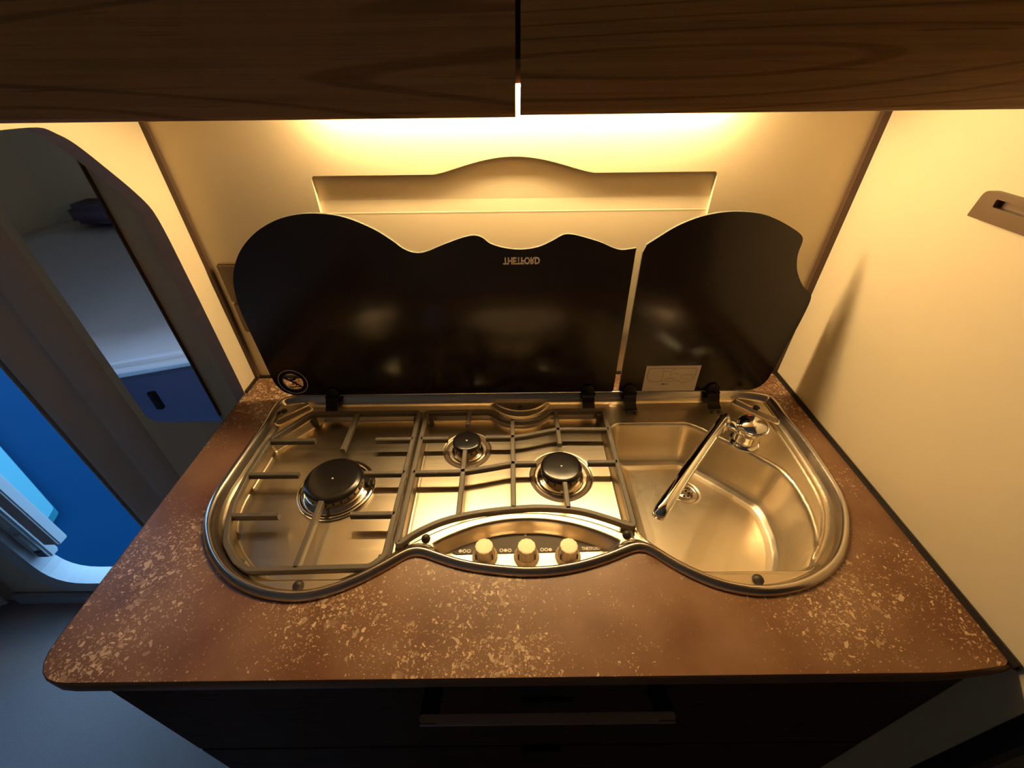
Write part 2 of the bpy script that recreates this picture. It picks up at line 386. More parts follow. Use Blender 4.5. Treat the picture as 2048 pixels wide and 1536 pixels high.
# outdoors seen through the doorway
struct(box('ground', -6, 3, YW+0.031, 6, -0.50, -0.45, 'outdoor'))
sq = [onz(0, 893, -0.41), onz(108, 1016, -0.41), onz(86, 1052, -0.41)]
s0 = sq[0]-(sq[1]-sq[0])*1.2; s3 = s0+(sq[2]-sq[1])
bm = bmesh.new(); prism(bm, [round_poly([(p[0], p[1]) for p in (s0, sq[1], sq[2], s3)], 0.02, 4)], lambda p: (p[0], p[1], -0.41), (0, 0, -0.04))
tag(fin('entry_step', bm, 'step'), 'pale blue plastic entry step on the blue carpet outside the doorway', 'step')

# ---------------------------------------------------------------- mirror beside the doorway, bed it reflects
mr = empty('wall_mirror', (-0.71, YW, 0.80)); tag(mr, 'tall narrow frameless mirror with a rounded corner, reflecting a bed', 'mirror')
mb = round_poly([(-0.800, 0.783), (-0.640, 0.783), (-0.640, 1.90), (-0.800, 1.90)], [0.03, 0.004, 0.004, 0.03], 5)
bm = bmesh.new(); prism(bm, [mb], lambda p: (p[0], YW-0.004, p[1]), (0, 0.0035, 0)); fin('mirror_pane', bm, 'mirror', mr)
box('edge_strip', -0.6395, -0.637, YW-0.006, YW, 0.80, 1.90, 'trim_brown', mr)

bA = onz(228, 725, 0.58); bB = onz(368, 702, 0.58); my = 2*(YW-0.004)
bA = np.array([bA[0], my-bA[1]]); bB = np.array([bB[0], my-bB[1]])
bd = (bB-bA)/np.linalg.norm(bB-bA)
bed = empty('bed', (-1.8, -0.5, 0)); tag(bed, 'low bed with rumpled white sheet on a navy base, seen in the mirror', 'bed')
c0 = bA-bd*0.55; c1 = bB+bd*0.16
bed_plan = [tuple(c0), tuple(c1), (c1[0]+0.02, -1.05), (-2.95, -1.05), (-2.95, c0[1]+0.10)]
bed_plan = [(-2.95, c0[1]), tuple(c0), tuple(c1), (c1[0]+0.02, -1.50), (-2.95, -1.50)]
bm = bmesh.new(); prism(bm, [bed_plan], lambda p: (p[0], p[1], 0.0), (0, 0, 0.50)); bb = fin('bed_base', bm, 'bedbase', bed)
def inset(P, d):
    out = []; s = 1 if area2(P) > 0 else -1
    for i in range(len(P)):
        a, b, c = map(np.array, (P[i-1], P[i], P[(i+1) % len(P)]))
        u = (b-a)/np.linalg.norm(b-a); v = (c-b)/np.linalg.norm(c-b)
        n1 = np.array([-u[1], u[0]])*s; n2 = np.array([-v[1], v[0]])*s; n = n1+n2; n /= (n@n)/2
        out.append(tuple(b+n*d))
    return out
bm = bmesh.new(); prism(bm, [inset(bed_plan, 0.0)], lambda p: (p[0], p[1], 0.502), (0, 0, 0.075))
bmesh.ops.bevel(bm, geom=[e for e in bm.edges if len(e.link_faces) == 2 and e.calc_face_angle(0) > 0.6], offset=0.025, segments=3, affect='EDGES')
bmesh.ops.triangulate(bm, faces=bm.faces)
bmesh.ops.subdivide_edges(bm, edges=[e for e in bm.edges if e.calc_length() > 0.10], cuts=5, use_grid_fill=True)
for v in bm.verts:
    if v.co.z > 0.56: v.co.z += 0.018*math.sin(v.co.x*11+v.co.y*7)*math.sin(v.co.y*9-v.co.x*4)
fin('sheet', bm, 'sheet', bed, True)
lp = onz(252, 765, 0.40)
lq = (bA+bd*0.05)
box('latch', lq[0]-0.012, lq[0]+0.012, lq[1]-0.01, lq[1]+0.014, 0.36, 0.44, 'black_plastic', bed, 0.003)
bm = bmesh.new(); bx(bm, -2.66, -1.9, -1.47, -1.27, 0.600, 0.715, 0.03, 4)
tag(fin('bolster_cushion', bm, 'cushion', None, True), 'mauve bolster cushion at the far side of the bed, seen in the mirror', 'cushion')
# curtain at the far left of the doorway
bm = bmesh.new(); n = 40
va = []
for i in range(n+1):
    x = -2.20+0.60*i/n; y = YW-0.055+0.022*math.sin(i*1.15)
    va.append((bm.verts.new((x, y, 0.055)), bm.verts.new((x, y, 1.9))))
for a, b in zip(va, va[1:]): bm.faces.new((a[0], b[0], b[1], a[1]))
cu = fin('curtain', bm, 'curtain', None, True); tag(cu, 'cream pleated curtain hanging beside the doorway', 'curtain')
md = cu.modifiers.new('thickness', 'SOLIDIFY'); md.thickness = 0.006

# ================================================================== OVERHEAD LOCKER
YD = 0.42
lk = empty('overhead_locker', (0.008, 0.56, 1.407)); tag(lk, 'oak overhead locker with two flap doors above the hob', 'locker')
zb = float(ony(1035, 237, YD)[2])
bm = bmesh.new()
bx(bm, XL+0.001, XR-0.001, YD+0.019, YW-0.001, 1.96, 1.98)
bx(bm, XL+0.001, XL+0.016, YD+0.019, YW-0.001, 1.423, 1.96); bx(bm, XR-0.016, XR-0.001, YD+0.019, YW-0.001, 1.423, 1.96)
bx(bm, -0.0, 0.016, YD+0.019, YD+0.20, 1.423, 1.96)
fin('carcass', bm, 'carcass', lk)
box('bottom_panel', XL+0.001, XR-0.001, YD+0.019, YW-0.001, 1.407, 1.423, 'wall', lk)
def flap(x0, x1, m, z_off):
    pr = [(YD, 1.98)]+[(YD, 1.425)]+[(YD+0.0006*(k/6)**2*6, 1.425-(1.425-zb-0.003)*k/6) for k in range(1, 7)]
    pr += [(pr[-1][0]+0.0012, zb+0.0006), (pr[-1][0]+0.004, zb), (YD+0.017, zb), (YD+0.018, zb+0.002), (YD+0.018, 1.98)]
    bm = bmesh.new()
    A = [bm.verts.new((x0, y, z+z_off)) for y, z in pr]; B = [bm.verts.new((x1, y, z+z_off)) for y, z in pr]
    for i in range(len(pr)): bm.faces.new((A[i-1], A[i], B[i], B[i-1]))
    bm.faces.new(A); bm.faces.new(B[::-1])
    return fin('door', bm, m, lk)
gx = float(ony(1036, 120, YD)[0])
flap(XL-0.020, gx-0.002, 'oak_a', 0.0)
flap(gx+0.002, XR-0.002, 'oak_b', 0.0015)
# strip lamp under the locker, tight to the wall
LX0, LX1, LY0, LY1 = -0.255, 0.300, 0.684, 0.720
lm = empty('strip_lamp', (0.02, 0.70, 1.407)); tag(lm, 'slim warm strip lamp fixed under the oak locker', 'lamp')
box('housing', LX0-0.006, LX1+0.006, LY0-0.004, LY1+0.003, 1.396, 1.4068, 'lampbody', lm, 0.002)
for k in range(8):
    c = (LX0+0.02+(LX1-LX0-0.04)*k/7, (LY0+LY1)/2+0.003, 1.3965); r = 0.0095
    bm = bmesh.new(); lathe(bm, [(r, 0.0)]+[(r*math.cos(t), -0.006-r*math.sin(t)) for t in np.linspace(0, 1.5, 6)], c, 20); fin('light_dome', bm, 'diffuser', lm, True)

# ================================================================== HOB OUTLINE (traced on the worktop plane)
outl = [z3(*p) for p in ((640, 110), (560, 130), (490, 190), (420, 300), (300, 470), (180, 640), (100, 760), (50, 870), (25, 980), (30, 1060), (50, 1150), (90, 1230), (150, 1310), (230, 1375), (340, 1430), (450, 1460), (600, 1477), (750, 1465), (900, 1425), (1050, 1365), (1200, 1290), (1330, 1215))]
outl += [z4(*p) for p in ((140, 1290), (185, 1278), (235, 1286), (330, 1320), (500, 1375), (700, 1410), (900, 1430), (1000, 1435), (1200, 1425), (1400, 1390), (1600, 1330), (1740, 1272))]
outl += [z5(*p) for p in ((222, 1160), (262, 1152), (300, 1163), (350, 1190), (450, 1255), (600, 1335), (750, 1395), (900, 1430), (1050, 1445), (1200, 1430), (1330, 1395), (1450, 1330), (1540, 1240), (1585, 1130), (1597, 1020), (1590, 920), (1560, 820), (1500, 710), (1400, 560), (1300, 420), (1200, 300), (1130, 210), (1070, 165), (1000, 142))]
O = [onz(u, v, ZC+0.001)[:2] for u, v in outl]
YBK = 0.662
O[0] = np.array([-0.395, YBK]); O[-1] = np.array([0.425, YBK])
O = O+[np.array([x, YBK]) for x in np.linspace(0.36, -0.33, 12)]
O = resample(catmull(O, 6), 0.004)
def smooth_poly(P, it=3):
    for _ in range(it): P = (np.roll(P, 1, 0)+2*P+np.roll(P, -1, 0))/4
    return P
O = smooth_poly(O, 6)
ORI = 1 if area2(O) > 0 else -1
def offs(P, d):
    t = np.roll(P, -1, 0)-np.roll(P, 1, 0); t /= np.linalg.norm(t, axis=1)[:, None]
    n = np.stack([-t[:, 1], t[:, 0]], 1)*ORI
    return P+n*d
def sdf(P, X):
    """signed inside distance (positive inside) of points X to the closed polygon P"""
    A = np.asarray(P, float); B = np.roll(A, -1, 0); out = np.full(len(X), 1e9); ins = np.zeros(len(X), bool)
    for a, b in zip(A, B):
        e = b-a; q = X-a; t = np.clip((q@e)/max(e@e, 1e-15), 0, 1); r = q-t[:, None]*e
        out = np.minimum(out, (r*r).sum(1))
        c = (a[1] > X[:, 1]) != (b[1] > X[:, 1])
        if abs(e[1]) > 1e-12: ins ^= c & (X[:, 0] < e[0]*(X[:, 1]-a[1])/e[1]+a[0])
    return np.sqrt(out)*np.where(ins, 1, -1)
def sst(a, b, x): t = np.clip((x-a)/(b-a), 0, 1); return t*t*(3-2*t)

# ------------------------------------------------------------------ worktop with cut-out
ct_loop = round_poly([(XL, 0.179), (XL, YW-0.002), (XR-0.004, YW-0.002), (XR-0.004, 0.186), (0.47, 0.179)], [0.045, 0.001, 0.001, 0.012, 0.06], 6)
hole = [tuple(p) for p in offs(O, 0.006)[::2]]
bm = bmesh.new(); prism(bm, [ct_loop, hole], lambda p: (p[0], p[1], ZC), (0, 0, -0.021))
ct = fin('worktop', bm, 'laminate'); tag(ct, 'brown speckled laminate worktop around the hob and sink', 'worktop')
# front edge banding with rounded nose is part of the worktop
bm = bmesh.new()
fe = [(XL, 0.665), (XL, 0.50)]+[tuple(p) for p in round_poly([(XL, 0.40), (XL, 0.179), (0.47, 0.179), (XR-0.004, 0.186)], [0, 0.045, 0.06, 0], 6, False)]
fe = [np.array(p) for p in fe]
sec = [(0.0, 0.0003), (-0.0012, -0.0006), (-0.002, -0.003), (-0.002, -0.018), (-0.001, -0.0215), (0.004, -0.0215)]
rg = []
for i, p in enumerate(fe):
    t = fe[min(i+1, len(fe)-1)]-fe[max(i-1, 0)]; t /= np.linalg.norm(t); n = np.array([-t[1], t[0]])
    rg.append([bm.verts.new((p[0]+n[0]*o, p[1]+n[1]*o, ZC+z)) for o, z in sec])
for a, b in zip(rg, rg[1:]):
    for k in range(len(sec)-1): bm.faces.new((a[k], a[k+1], b[k+1], b[k]))
M['edgeband'] = mat('brown_edge_band', (0.16, 0.075, 0.038), 0.4)
fin('edge_band', bm, 'edgeband', ct, True)
struct(box('trim_5', XR-0.006, XR+0.0005, 0.180, YW, ZC-0.004, ZC+0.007, 'trim_black', None, 0.002))
struct(box('trim_6', XL-0.0005, XL+0.005, 0.672, YW, ZC-0.002, ZC+0.005, 'trim_black', None, 0.001))
struct(box('trim_7', XL, XR, YW-0.005, YW+0.0005, ZC-0.002, ZC+0.005, 'trim_black', None, 0.001))

# ------------------------------------------------------------------ base cabinet
YF = 0.196
cb = empty('base_cabinet', (0.02, 0.4, 0)); tag(cb, 'dark brown base cabinet with drawers under the speckled worktop', 'cabinet')
CX0, CX1 = -0.487, XR-0.003
bm = bmesh.new()
bx(bm, CX0, CX0+0.016, YF+0.018, YW-0.002, 0.0, ZC-0.0215); bx(bm, CX1-0.016, CX1, YF+0.018, YW-0.002, 0.0, ZC-0.0215)
bx(bm, CX0+0.016, CX1-0.016, YF+0.018, YW-0.002, 0.0, 0.06)
fin('carcass', bm, 'darkwood', cb)
z_split = float(ony(1040, 1491, YF)[2])
def drawer(z0, z1):
    return box('drawer', CX0, CX1, YF, YF+0.0175, z0, z1, 'darkwood', cb, 0.0015)
dr = drawer(z_split+0.002, ZC-0.024); dr2 = drawer(0.34, z_split-0.002); dr3 = drawer(0.06, 0.336)
def bar_handle(par, pL, pR, zoff):
    # flat bar standing off on two angled arms
    yb = YF-0.036
    a = ony(*pL, yb); b = ony(*pR, yb)
    x0, x1 = a[0], b[0]; zz = (a[2]+b[2])/2+zoff
    bm = bmesh.new(); bx(bm, x0, x1, yb-0.005, yb+0.005, zz-0.004, zz+0.004, 0.0015)
    h = fin('handle', bm, 'handle', par)
    for s, x in ((1, x0), (-1, x1)):
        bm = bmesh.new()
        vs = [bm.verts.new(p) for p in ((x, yb-0.004, zz-0.0035), (x+s*0.020, yb-0.004, zz-0.0035), (x+s*0.020, YF, zz-0.024), (x, YF, zz-0.024),
                                        (x, yb-0.004, zz+0.0035), (x+s*0.020, yb-0.004, zz+0.0035), (x+s*0.020, YF, zz-0.012), (x, YF, zz-0.012))]
        for q in ((0, 1, 2, 3), (4, 5, 6, 7), (0, 1, 5, 4), (1, 2, 6, 5), (2, 3, 7, 6), (3, 0, 4, 7)): bm.faces.new([vs[k] for k in q])
        fin('handle_arm', bm, 'black_plastic', h)
bar_handle(dr, (838, 1440), (1350, 1436), 0.0)
# push lock in the top drawer
pa, pb = ony(1030, 1372, YF), ony(1152, 1386, YF)
lkx0, lkx1 = float(pa[0]), float(pb[0]); 
lt = box('push_lock', lkx0, lkx1, YF-0.010, YF, float(pb[2]), ZC-0.0235, 'black_plastic', dr, 0.002)
qa, qb = ony(1040, 1399, YF-0.012), ony(1148, 1410, YF-0.012)
box('lock_button', float(qa[0]), float(qb[0]), YF-0.014, YF, float(qb[2]), float(qa[2]), 'black_plastic', lt, 0.002)
qa, qb = ony(1042, 1500, YF-0.006), ony(1120, 1508, YF-0.006)
box('push_lock', float(qa[0]), float(qb[0]), YF-0.008, YF, float(qb[2])-0.006, float(qa[2]), 'black_plastic', dr2, 0.001)

# ================================================================== HOB AND SINK UNIT
hob = empty('hob_sink_unit', (0.015, 0.45, ZC)); tag(hob, 'stainless steel gas hob and sink unit with raised black glass lids', 'hob')
# heights relative to the worktop
LED, FLOOR, BOWL = -0.010, -0.028, -0.092
gsp = 0.0016
gx_ = np.arange(O[:, 0].min()-0.002, O[:, 0].max()+0.004, gsp); gy_ = np.arange(O[:, 1].min()-0.002, O[:, 1].max()+0.004, gsp)
GX, GY = np.meshgrid(gx_, gy_); X = np.stack([GX.ravel(), GY.ravel()], 1)
d = sdf(O[::2], X); x = X[:, 0]; y = X[:, 1]
H = np.interp(d, [0, 0.003, 0.0065, 0.010, 0.0135, 0.019, 0.024], [0, 0.0055, 0.0085, 0.0072, 0.001, -0.0075, LED])
H = H+0.0028*np.exp(-((d-0.0275)/0.0020)**2)*sst(0.37, 0.40, x)*(1-sst(0.56, 0.60, y))   # small step line beside the bowl
# --- eye-shaped control dish: raised collar, sunk dish
def arc3(a, b, c, n=40):
    A = np.array([[2*(b[0]-a[0]), 2*(b[1]-a[1])], [2*(c[0]-a[0]), 2*(c[1]-a[1])]]); r = np.array([b[0]**2-a[0]**2+b[1]**2-a[1]**2, c[0]**2-a[0]**2+c[1]**2-a[1]**2])
    cc = np.linalg.solve(A, r); R = math.dist(cc, a); t0 = math.atan2(a[1]-cc[1], a[0]-cc[0]); t1 = math.atan2(c[1]-cc[1], c[0]-cc[0])
    return [(cc[0]+R*math.cos(t), cc[1]+R*math.sin(t)) for t in np.linspace(t0, t1, n)], cc, R
out_arc, occ, oR = arc3((-0.140, 0.334), (0.016, 0.3835), (0.172, 0.334))
eye_out = out_arc+[(0.18, 0.24), (-0.15, 0.24)]
so = sdf(eye_out, X)
in_arc, icc, iR = arc3((-0.112, 0.336), (0.016, 0.3755), (0.146, 0.337))
sl = in_arc[::-1]
lowO = [p for p in offs(O, 0.0095) if -0.103 < p[0] < 0.137 and p[1] < 0.345]
lowO = sorted(map(tuple, lowO))
eye_in = round_poly(in_arc+lowO[::-1][::3], 0.004, 2)
si = sdf(eye_in, X)
eyeH = np.maximum(H, 0.0035); 
k = sst(-0.010, 0.0, so)
H = H*(1-k)+np.where(d < 0.010, np.maximum(H, 0), eyeH)*k
DISH = -0.018
dish = 0.0035-(0.0035-DISH)*sst(0.0, 0.013, si)
H = np.where((so > 0) & (si > 0), np.minimum(H, np.maximum(dish, DISH)), H)
# --- hob pan (left) and hotplate (centre), with a low ridge between
def hp(px, py, nx, ny): l = math.hypot(nx, ny); return ((x-px)*nx+(y-py)*ny)/l
RDG = -0.164
m_left = np.minimum.reduce([d-0.026, hp(-0.4155, 0.546, 0.78, -0.62)+0.002, hp(0, 0.622, 0, -1), hp(0, 0.2975, 0, 1), hp(RDG-0.004, 0, -1, 0), -so-0.002+0*x])
m_mid = np.minimum.reduce([d-0.026, hp(0, 0.622, 0, -1), hp(RDG+0.004, 0, 1, 0), hp(0.166, 0, -1, 0), -so-0.010, np.hypot(x-0.0155, y-0.668)-0.071])
for m_ in (m_left, m_mid):
    H = np.minimum(H, np.where(m_ > -0.002, LED-(LED-FLOOR)*sst(-0.002, 0.0065, m_), 9))
# rear boss (half disc) and corner lens bosses
kb = 1-sst(0.0585, 0.0635, np.hypot(x-0.0155, (y-0.668)*1.0)); kb *= (1-sst(0.634, 0.642, y))
H = np.where((kb > 0) & (d > 0.012), H*(1-kb)+0.0005*kb, H)
la, lb = onz(*z3(440, 312), ZC)[:2], onz(*z3(735, 172), ZC)[:2]
ra_, rb_ = onz(*z5(865, 192), ZC)[:2], onz(*z5(1135, 318), ZC)[:2]
for a, b in ((la, lb), (ra_, rb_)):
    t = (b-a)/np.linalg.norm(b-a); n_ = np.array([-t[1], t[0]])
    if n_[1] < 0: n_ = -n_
    s = np.minimum((X-a)@n_, d-0.0165)
    along = (X-a)@t; s = np.minimum(s, np.minimum(along, np.linalg.norm(b-a)-along)+0.004)
    kk = sst(-0.0005, 0.0035, s); H = np.where(s > -0.001, H*(1-kk)+(0.0015-0.002*sst(0.004, 0.006, s))*kk, H)
# front shelves for the rubber stops
for x0, x1, yy in ((-0.345, -0.195, 0.2955), (0.235, 0.388, 0.2995)):
    s = np.minimum(yy-y, d-0.012); kk = sst(0.0, 0.004, s)*((x > x0-0.03) & (x < x1+0.03)); H = H*(1-kk)+(-0.004)*kk
# grooves round the two centre burners and the ring seat of the large one
BUR = {'L': (-0.2835, 0.4620), 'S': (-0.0795, 0.5405), 'M': (0.0790, 0.4800)}
for kx, r0, r1 in (('S', 0.0345, 0.0405), ('M', 0.0440, 0.0505)):
    rr = np.hypot(x-BUR[kx][0], y-BUR[kx][1]); H = H-0.0030*sst(r0-0.001, r0+0.001, rr)*(1-sst(r1-0.001, r1+0.001, rr))
# --- sink bowl
bowl_pts = [(0.1745, 0.570), (0.186, 0.5815), (0.315, 0.5815), (0.334, 0.569), (0.359, 0.545), (0.404, 0.5005), (0.430, 0.470), (0.4365, 0.438), (0.4325, 0.392), (0.421, 0.353), (0.403, 0.325), (0.381, 0.300), (0.243, 0.300), (0.205, 0.325), (0.1745, 0.358)]
bowl = round_poly(bowl_pts, 0.013, 4)
sb = sdf(bowl, X)
H = np.where(sb > -0.006, H+0.0012*np.exp(-((sb+0.0025)/0.0018)**2), H)
dropp = np.interp(sb, [0, 0.002, 0.005, 0.010, 0.015, 0.021, 0.028, 0.037, 0.050, 0.2], [0, 0.004, 0.022, 0.048, 0.064, 0.074, 0.0795, 0.0815, 0.082, 0.084])
dd = np.hypot(x-0.3025, y-0.4925)
dropp = dropp+0.0035*(1-sst(0.020, 0.0245, dd))
H = np.where(sb > 0, H-dropp, H)

idx = np.full(len(X), -1); keep = d > 0.0080
quads = {'hob_tray': [], 'sink_bowl': [], 'control_dish': []}
nx_, ny_ = len(gx_), len(gy_)
ii, jj = np.meshgrid(np.arange(nx_-1), np.arange(ny_-1)); a = (jj*nx_+ii).ravel()
q = np.stack([a, a+1, a+1+nx_, a+nx_], 1); q = q[keep[q].all(1)]
cs = so[q].mean(1); cb_ = sb[q].mean(1); cx_ = x[q].mean(1)
cls = np.where(cs > -0.004, 2, np.where((cb_ > -0.003), 1, 0))
P3 = np.stack([x, y, ZC+H-0.0004-0.0016*(1-sst(0.0135, 0.0155, d))], 1)
for ci, (nm, mm) in enumerate((('hob_tray', 'steel'), ('sink_bowl', 'steel_sink'), ('control_dish', 'steel'))):
    qq = q[cls == ci]; u, inv = np.unique(qq, return_inverse=True); inv = inv.reshape(qq.shape)
    me = bpy.data.meshes.new(nm); me.vertices.add(len(u)); me.vertices.foreach_set('co', P3[u].ravel())
    me.loops.add(inv.size); me.loops.foreach_set('vertex_index', inv.ravel().astype(np.int32))
    me.polygons.add(len(inv)); me.polygons.foreach_set('loop_start', np.arange(0, inv.size, 4, dtype=np.int32)); me.polygons.foreach_set('loop_total', np.full(len(inv), 4, np.int32))
    me.update(calc_edges=True); link(nm, me, mm, hob, True)
    if ci == 1: bowl_obj = COL.objects[-1]
    if ci == 2: dish_obj = COL.objects[-1]
# rolled rim
bm = bmesh.new(); rg = []
HG = H.reshape(ny_, nx_)
def sample(P):
    fx = (P[:, 0]-gx_[0])/gsp; fy = (P[:, 1]-gy_[0])/gsp; i = fx.astype(int); j = fy.astype(int); fx -= i; fy -= j
    return (HG[j, i]*(1-fx)+HG[j, i+1]*fx)*(1-fy)+(HG[j+1, i]*(1-fx)+HG[j+1, i+1]*fx)*fy
for dd_, hh in ((-0.0012, 0.0), (-0.0012, 0.0025), (0.0006, 0.0050), (0.003, 0.0074), (0.0062, 0.0086), (0.0090, 0.0079), (0.0108, None), (0.0125, None), (0.0140, None), (0.0156, None), (0.0172, None)):
    Po = offs(O, dd_); hs = np.full(len(Po), hh) if hh is not None else sample(Po)+(0.0003 if dd_ < 0.015 else (0.0 if dd_ < 0.016 else -0.0010))
    rg.append([bm.verts.new((p[0], p[1], ZC+h_)) for p, h_ in zip(Po, hs)])
nO = len(O)
for a, b in zip(rg, rg[1:]):
    for k in range(nO): bm.faces.new((a[k], a[(k+1) % nO], b[(k+1) % nO], b[k]))
fin('rim', bm, 'steel_rim', hob, True)

# rubber stops
def stop(p, z, r=0.0062, squash=0.6):
    bm = bmesh.new(); lathe(bm, [(r*1.05, -0.001)]+[(r*math.cos(t), r*squash*math.sin(t)*1.3) for t in np.linspace(0.0, 1.45, 6)], (p[0], p[1], ZC+z), 20); fin('rubber_stop', bm, 'rubber', hob, True)
stop(onz(568, 822, ZC)[:2], -0.0012); stop(onz(1041, 815, ZC)[:2], -0.0002, 0.0056, 0.3); stop(onz(1513, 815, ZC)[:2], -0.0012)
stop(onz(595, 1169, ZC)[:2], -0.0045, 0.0072, 0.8); stop(onz(1518, 1156, ZC)[:2], -0.0045, 0.0072, 0.7)
stop(onz(*z4(265, 1172), ZC)[:2], 0.003, 0.0062, 0.9); stop(onz(*z4(1730, 1145), ZC)[:2], 0.003, 0.0062, 0.9)

# burners
def burner(c, r, big=False):
    zf = ZC+FLOOR
    bm = bmesh.new()
    if big: pr = [(r*1.36, 0.0), (r*1.36, 0.003), (r*1.28, 0.0055), (r*1.20, 0.0035), (r*1.12, 0.0035), (r*1.06, 0.007), (r*0.98, 0.009), (r*0.9, 0.009)]
    else: pr = [(r*1.16, 0.0), (r*1.14, 0.002), (r*1.06, 0.003), (r*0.94, 0.004), (r*0.9, 0.005)]
    lathe(bm, pr, (c[0], c[1], zf), 56); b = fin('burner', bm, 'ringsteel', hob, True)
    if not big:
        bm = bmesh.new(); g0 = r*1.40 if r < 0.03 else r*1.33; lathe(bm, [(g0, -0.003), (g0, 0.0006), (g0+0.0055, 0.0006), (g0+0.0055, -0.003)], (c[0], c[1], zf), 56, False); fin('burner_outer_ring', bm, 'brown_ring', b)  # plain brown ring filling the groove, darker than the plate
    bm = bmesh.new(); lathe(bm, [(r*0.90, 0.003), (r*0.92, 0.011), (r*0.97, 0.0125), (r*0.97, 0.0195)], (c[0], c[1], zf), 56); fin('burner_head', bm, 'burner', b, False)
    bm = bmesh.new(); n = 24 if big else 16
    for k in range(n):
        a = 2*math.pi*k/n; R = r*0.972
        mtx = Matrix.Translation((c[0]+R*math.cos(a), c[1]+R*math.sin(a), zf+0.016)) @ Matrix.Rotation(a, 4, 'Z') @ Matrix.Diagonal((0.001, 0.0022, 0.005, 1))
        bmesh.ops.create_cube(bm, size=1, matrix=mtx)
    o = fin('flame_ports', bm, 'black_plastic', b); o['kind'] = 'stuff'  # ports are solid black blocks, the shade inside them put into colour
    bm = bmesh.new(); lathe(bm, [(r*0.96, 0.0195), (r*1.0, 0.0205), (r*1.005, 0.0235), (r*0.97, 0.0258), (r*0.8, 0.0268), (r*0.4, 0.0273), (0.0006, 0.0274)], (c[0], c[1], zf), 56); fin('burner_cap', bm, 'cap', b, True)
    bm = bmesh.new(); lathe(bm, [(0.0016, 0.027), (0.0016, 0.0282), (0.0008, 0.0288)], (c[0], c[1]-0.001, zf), 12); fin('cap_dot', bm, 'pale_dot', b, True)  # tiny pale raised dot at the middle of the cap
    return b
burner((-0.2820, 0.4555), 0.0445, True)
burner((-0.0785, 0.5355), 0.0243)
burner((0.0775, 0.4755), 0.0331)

# knobs, control strip
strip_pts = [onz(*z4(*p), ZC+DISH)[:2] for p in ((447, 1232), (455, 1268), (480, 1277), (1530, 1251), (1547, 1238), (1545, 1212), (1480, 1190), (1350, 1160), (1200, 1140), (1000, 1125), (800, 1137), (650, 1160), (540, 1192))]
bm = bmesh.new(); prism(bm, [[tuple(p) for p in round_poly(strip_pts, 0.004, 3)]], lambda p: (p[0], p[1], ZC+DISH+0.0002), (0, 0, 0.0006))
cs_ = fin('control_strip', bm, 'panel', hob)
zmk = ZC+DISH+0.0012
def circ(c, r, n=20): return [(c[0]+r*math.cos(2*math.pi*k/n), c[1]+r*math.sin(2*math.pi*k/n)) for k in range(n)]
for grp, filled in (((515, 545, 577, 1251), 0), ((815, 845, 875, 1246), 1), ((1113, 1143, 1172, 1241), 2)):
    for k in range(3):
        c = onz(*z4(grp[k], grp[3]), zmk)[:2]; bm = bmesh.new()
        if k == filled: prism(bm, [circ(c, 0.0025)], lambda p: (p[0], p[1], zmk), None)
        else: ribbon(bm, circ(c, 0.0021), 0.0013, lambda p: (p[0], p[1], zmk), True)
        fin('burner_mark', bm, 'print', cs_)
c = onz(*z4(990, 1133), zmk)[:2]; bm = bmesh.new(); prism(bm, [circ(c, 0.0018)], lambda p: (p[0], p[1], zmk), None); fin('index_dot', bm, 'print', cs_)
ta, tb = onz(*z4(1403, 1236), zmk), onz(*z4(1538, 1230), zmk)
text('brand_lettering', 'THETFORD', Matrix.Translation(((ta[0]+tb[0])/2, (ta[1]+tb[1])/2, zmk)), 0.0064, 'print', cs_, 0.00028, float(tb[0]-ta[0]))
for qx, qy in ((688, 1215), (1000, 1215), (1310, 1212)):
    c = onz(*z4(qx, qy), ZC+0.0065)
    bm = bmesh.new()
    fr = lambda a: 1+0.022*math.cos(12*a)
    z0 = ZC+DISH
    lathe(bm, [(0.0175, 0.0), (0.0172, 0.002), (0.0150, 0.0045), (0.0138, 0.0065)], (c[0], c[1], z0), 48, False)
    kb_ = fin('knob', bm, 'knob', hob, True)
    bm = bmesh.new(); lathe(bm, [(0.0134, 0.005), (0.0128, 0.014), (0.0121, 0.0230), (0.0114, 0.0243), (0.0100, 0.0245), (0.0003, 0.0245)], (c[0], c[1], z0), 96, True, fr); fin('knob_grip', bm, 'knob', kb_, False)
    for s in (-1, 1): box('pointer_notch', c[0]+s*0.011-0.0008, c[0]+s*0.011+0.0008, c[1]-0.0088, c[1]-0.0072, z0+0.006, z0+0.017, 'rubber', kb_)

# drain
dc = (0.3025, 0.4925, ZC+LED-0.0862)
bm = bmesh.new(); lathe(bm, [(0.0225, 0.0010), (0.0215, 0.0024), (0.0185, 0.0016), (0.0165, -0.0002), (0.0125, 0.0000), (0.0115, 0.0012), (0.0003, 0.0012)], dc, 40); dn_ = fin('drain', bm, 'steel_rim', bowl_obj and hob, True)
bm = bmesh.new()
for k in range(6):
    a = k*math.pi/3; lathe(bm, [(0.0021, 0.0), (0.0021, 0.0016)], (dc[0]+0.0068*math.cos(a), dc[1]+0.0068*math.sin(a), dc[2]), 10)
o = fin('drain_holes', bm, 'black_plastic', dn_); o['kind'] = 'stuff'  # closed black studs; the darkness of an opening is only their colour

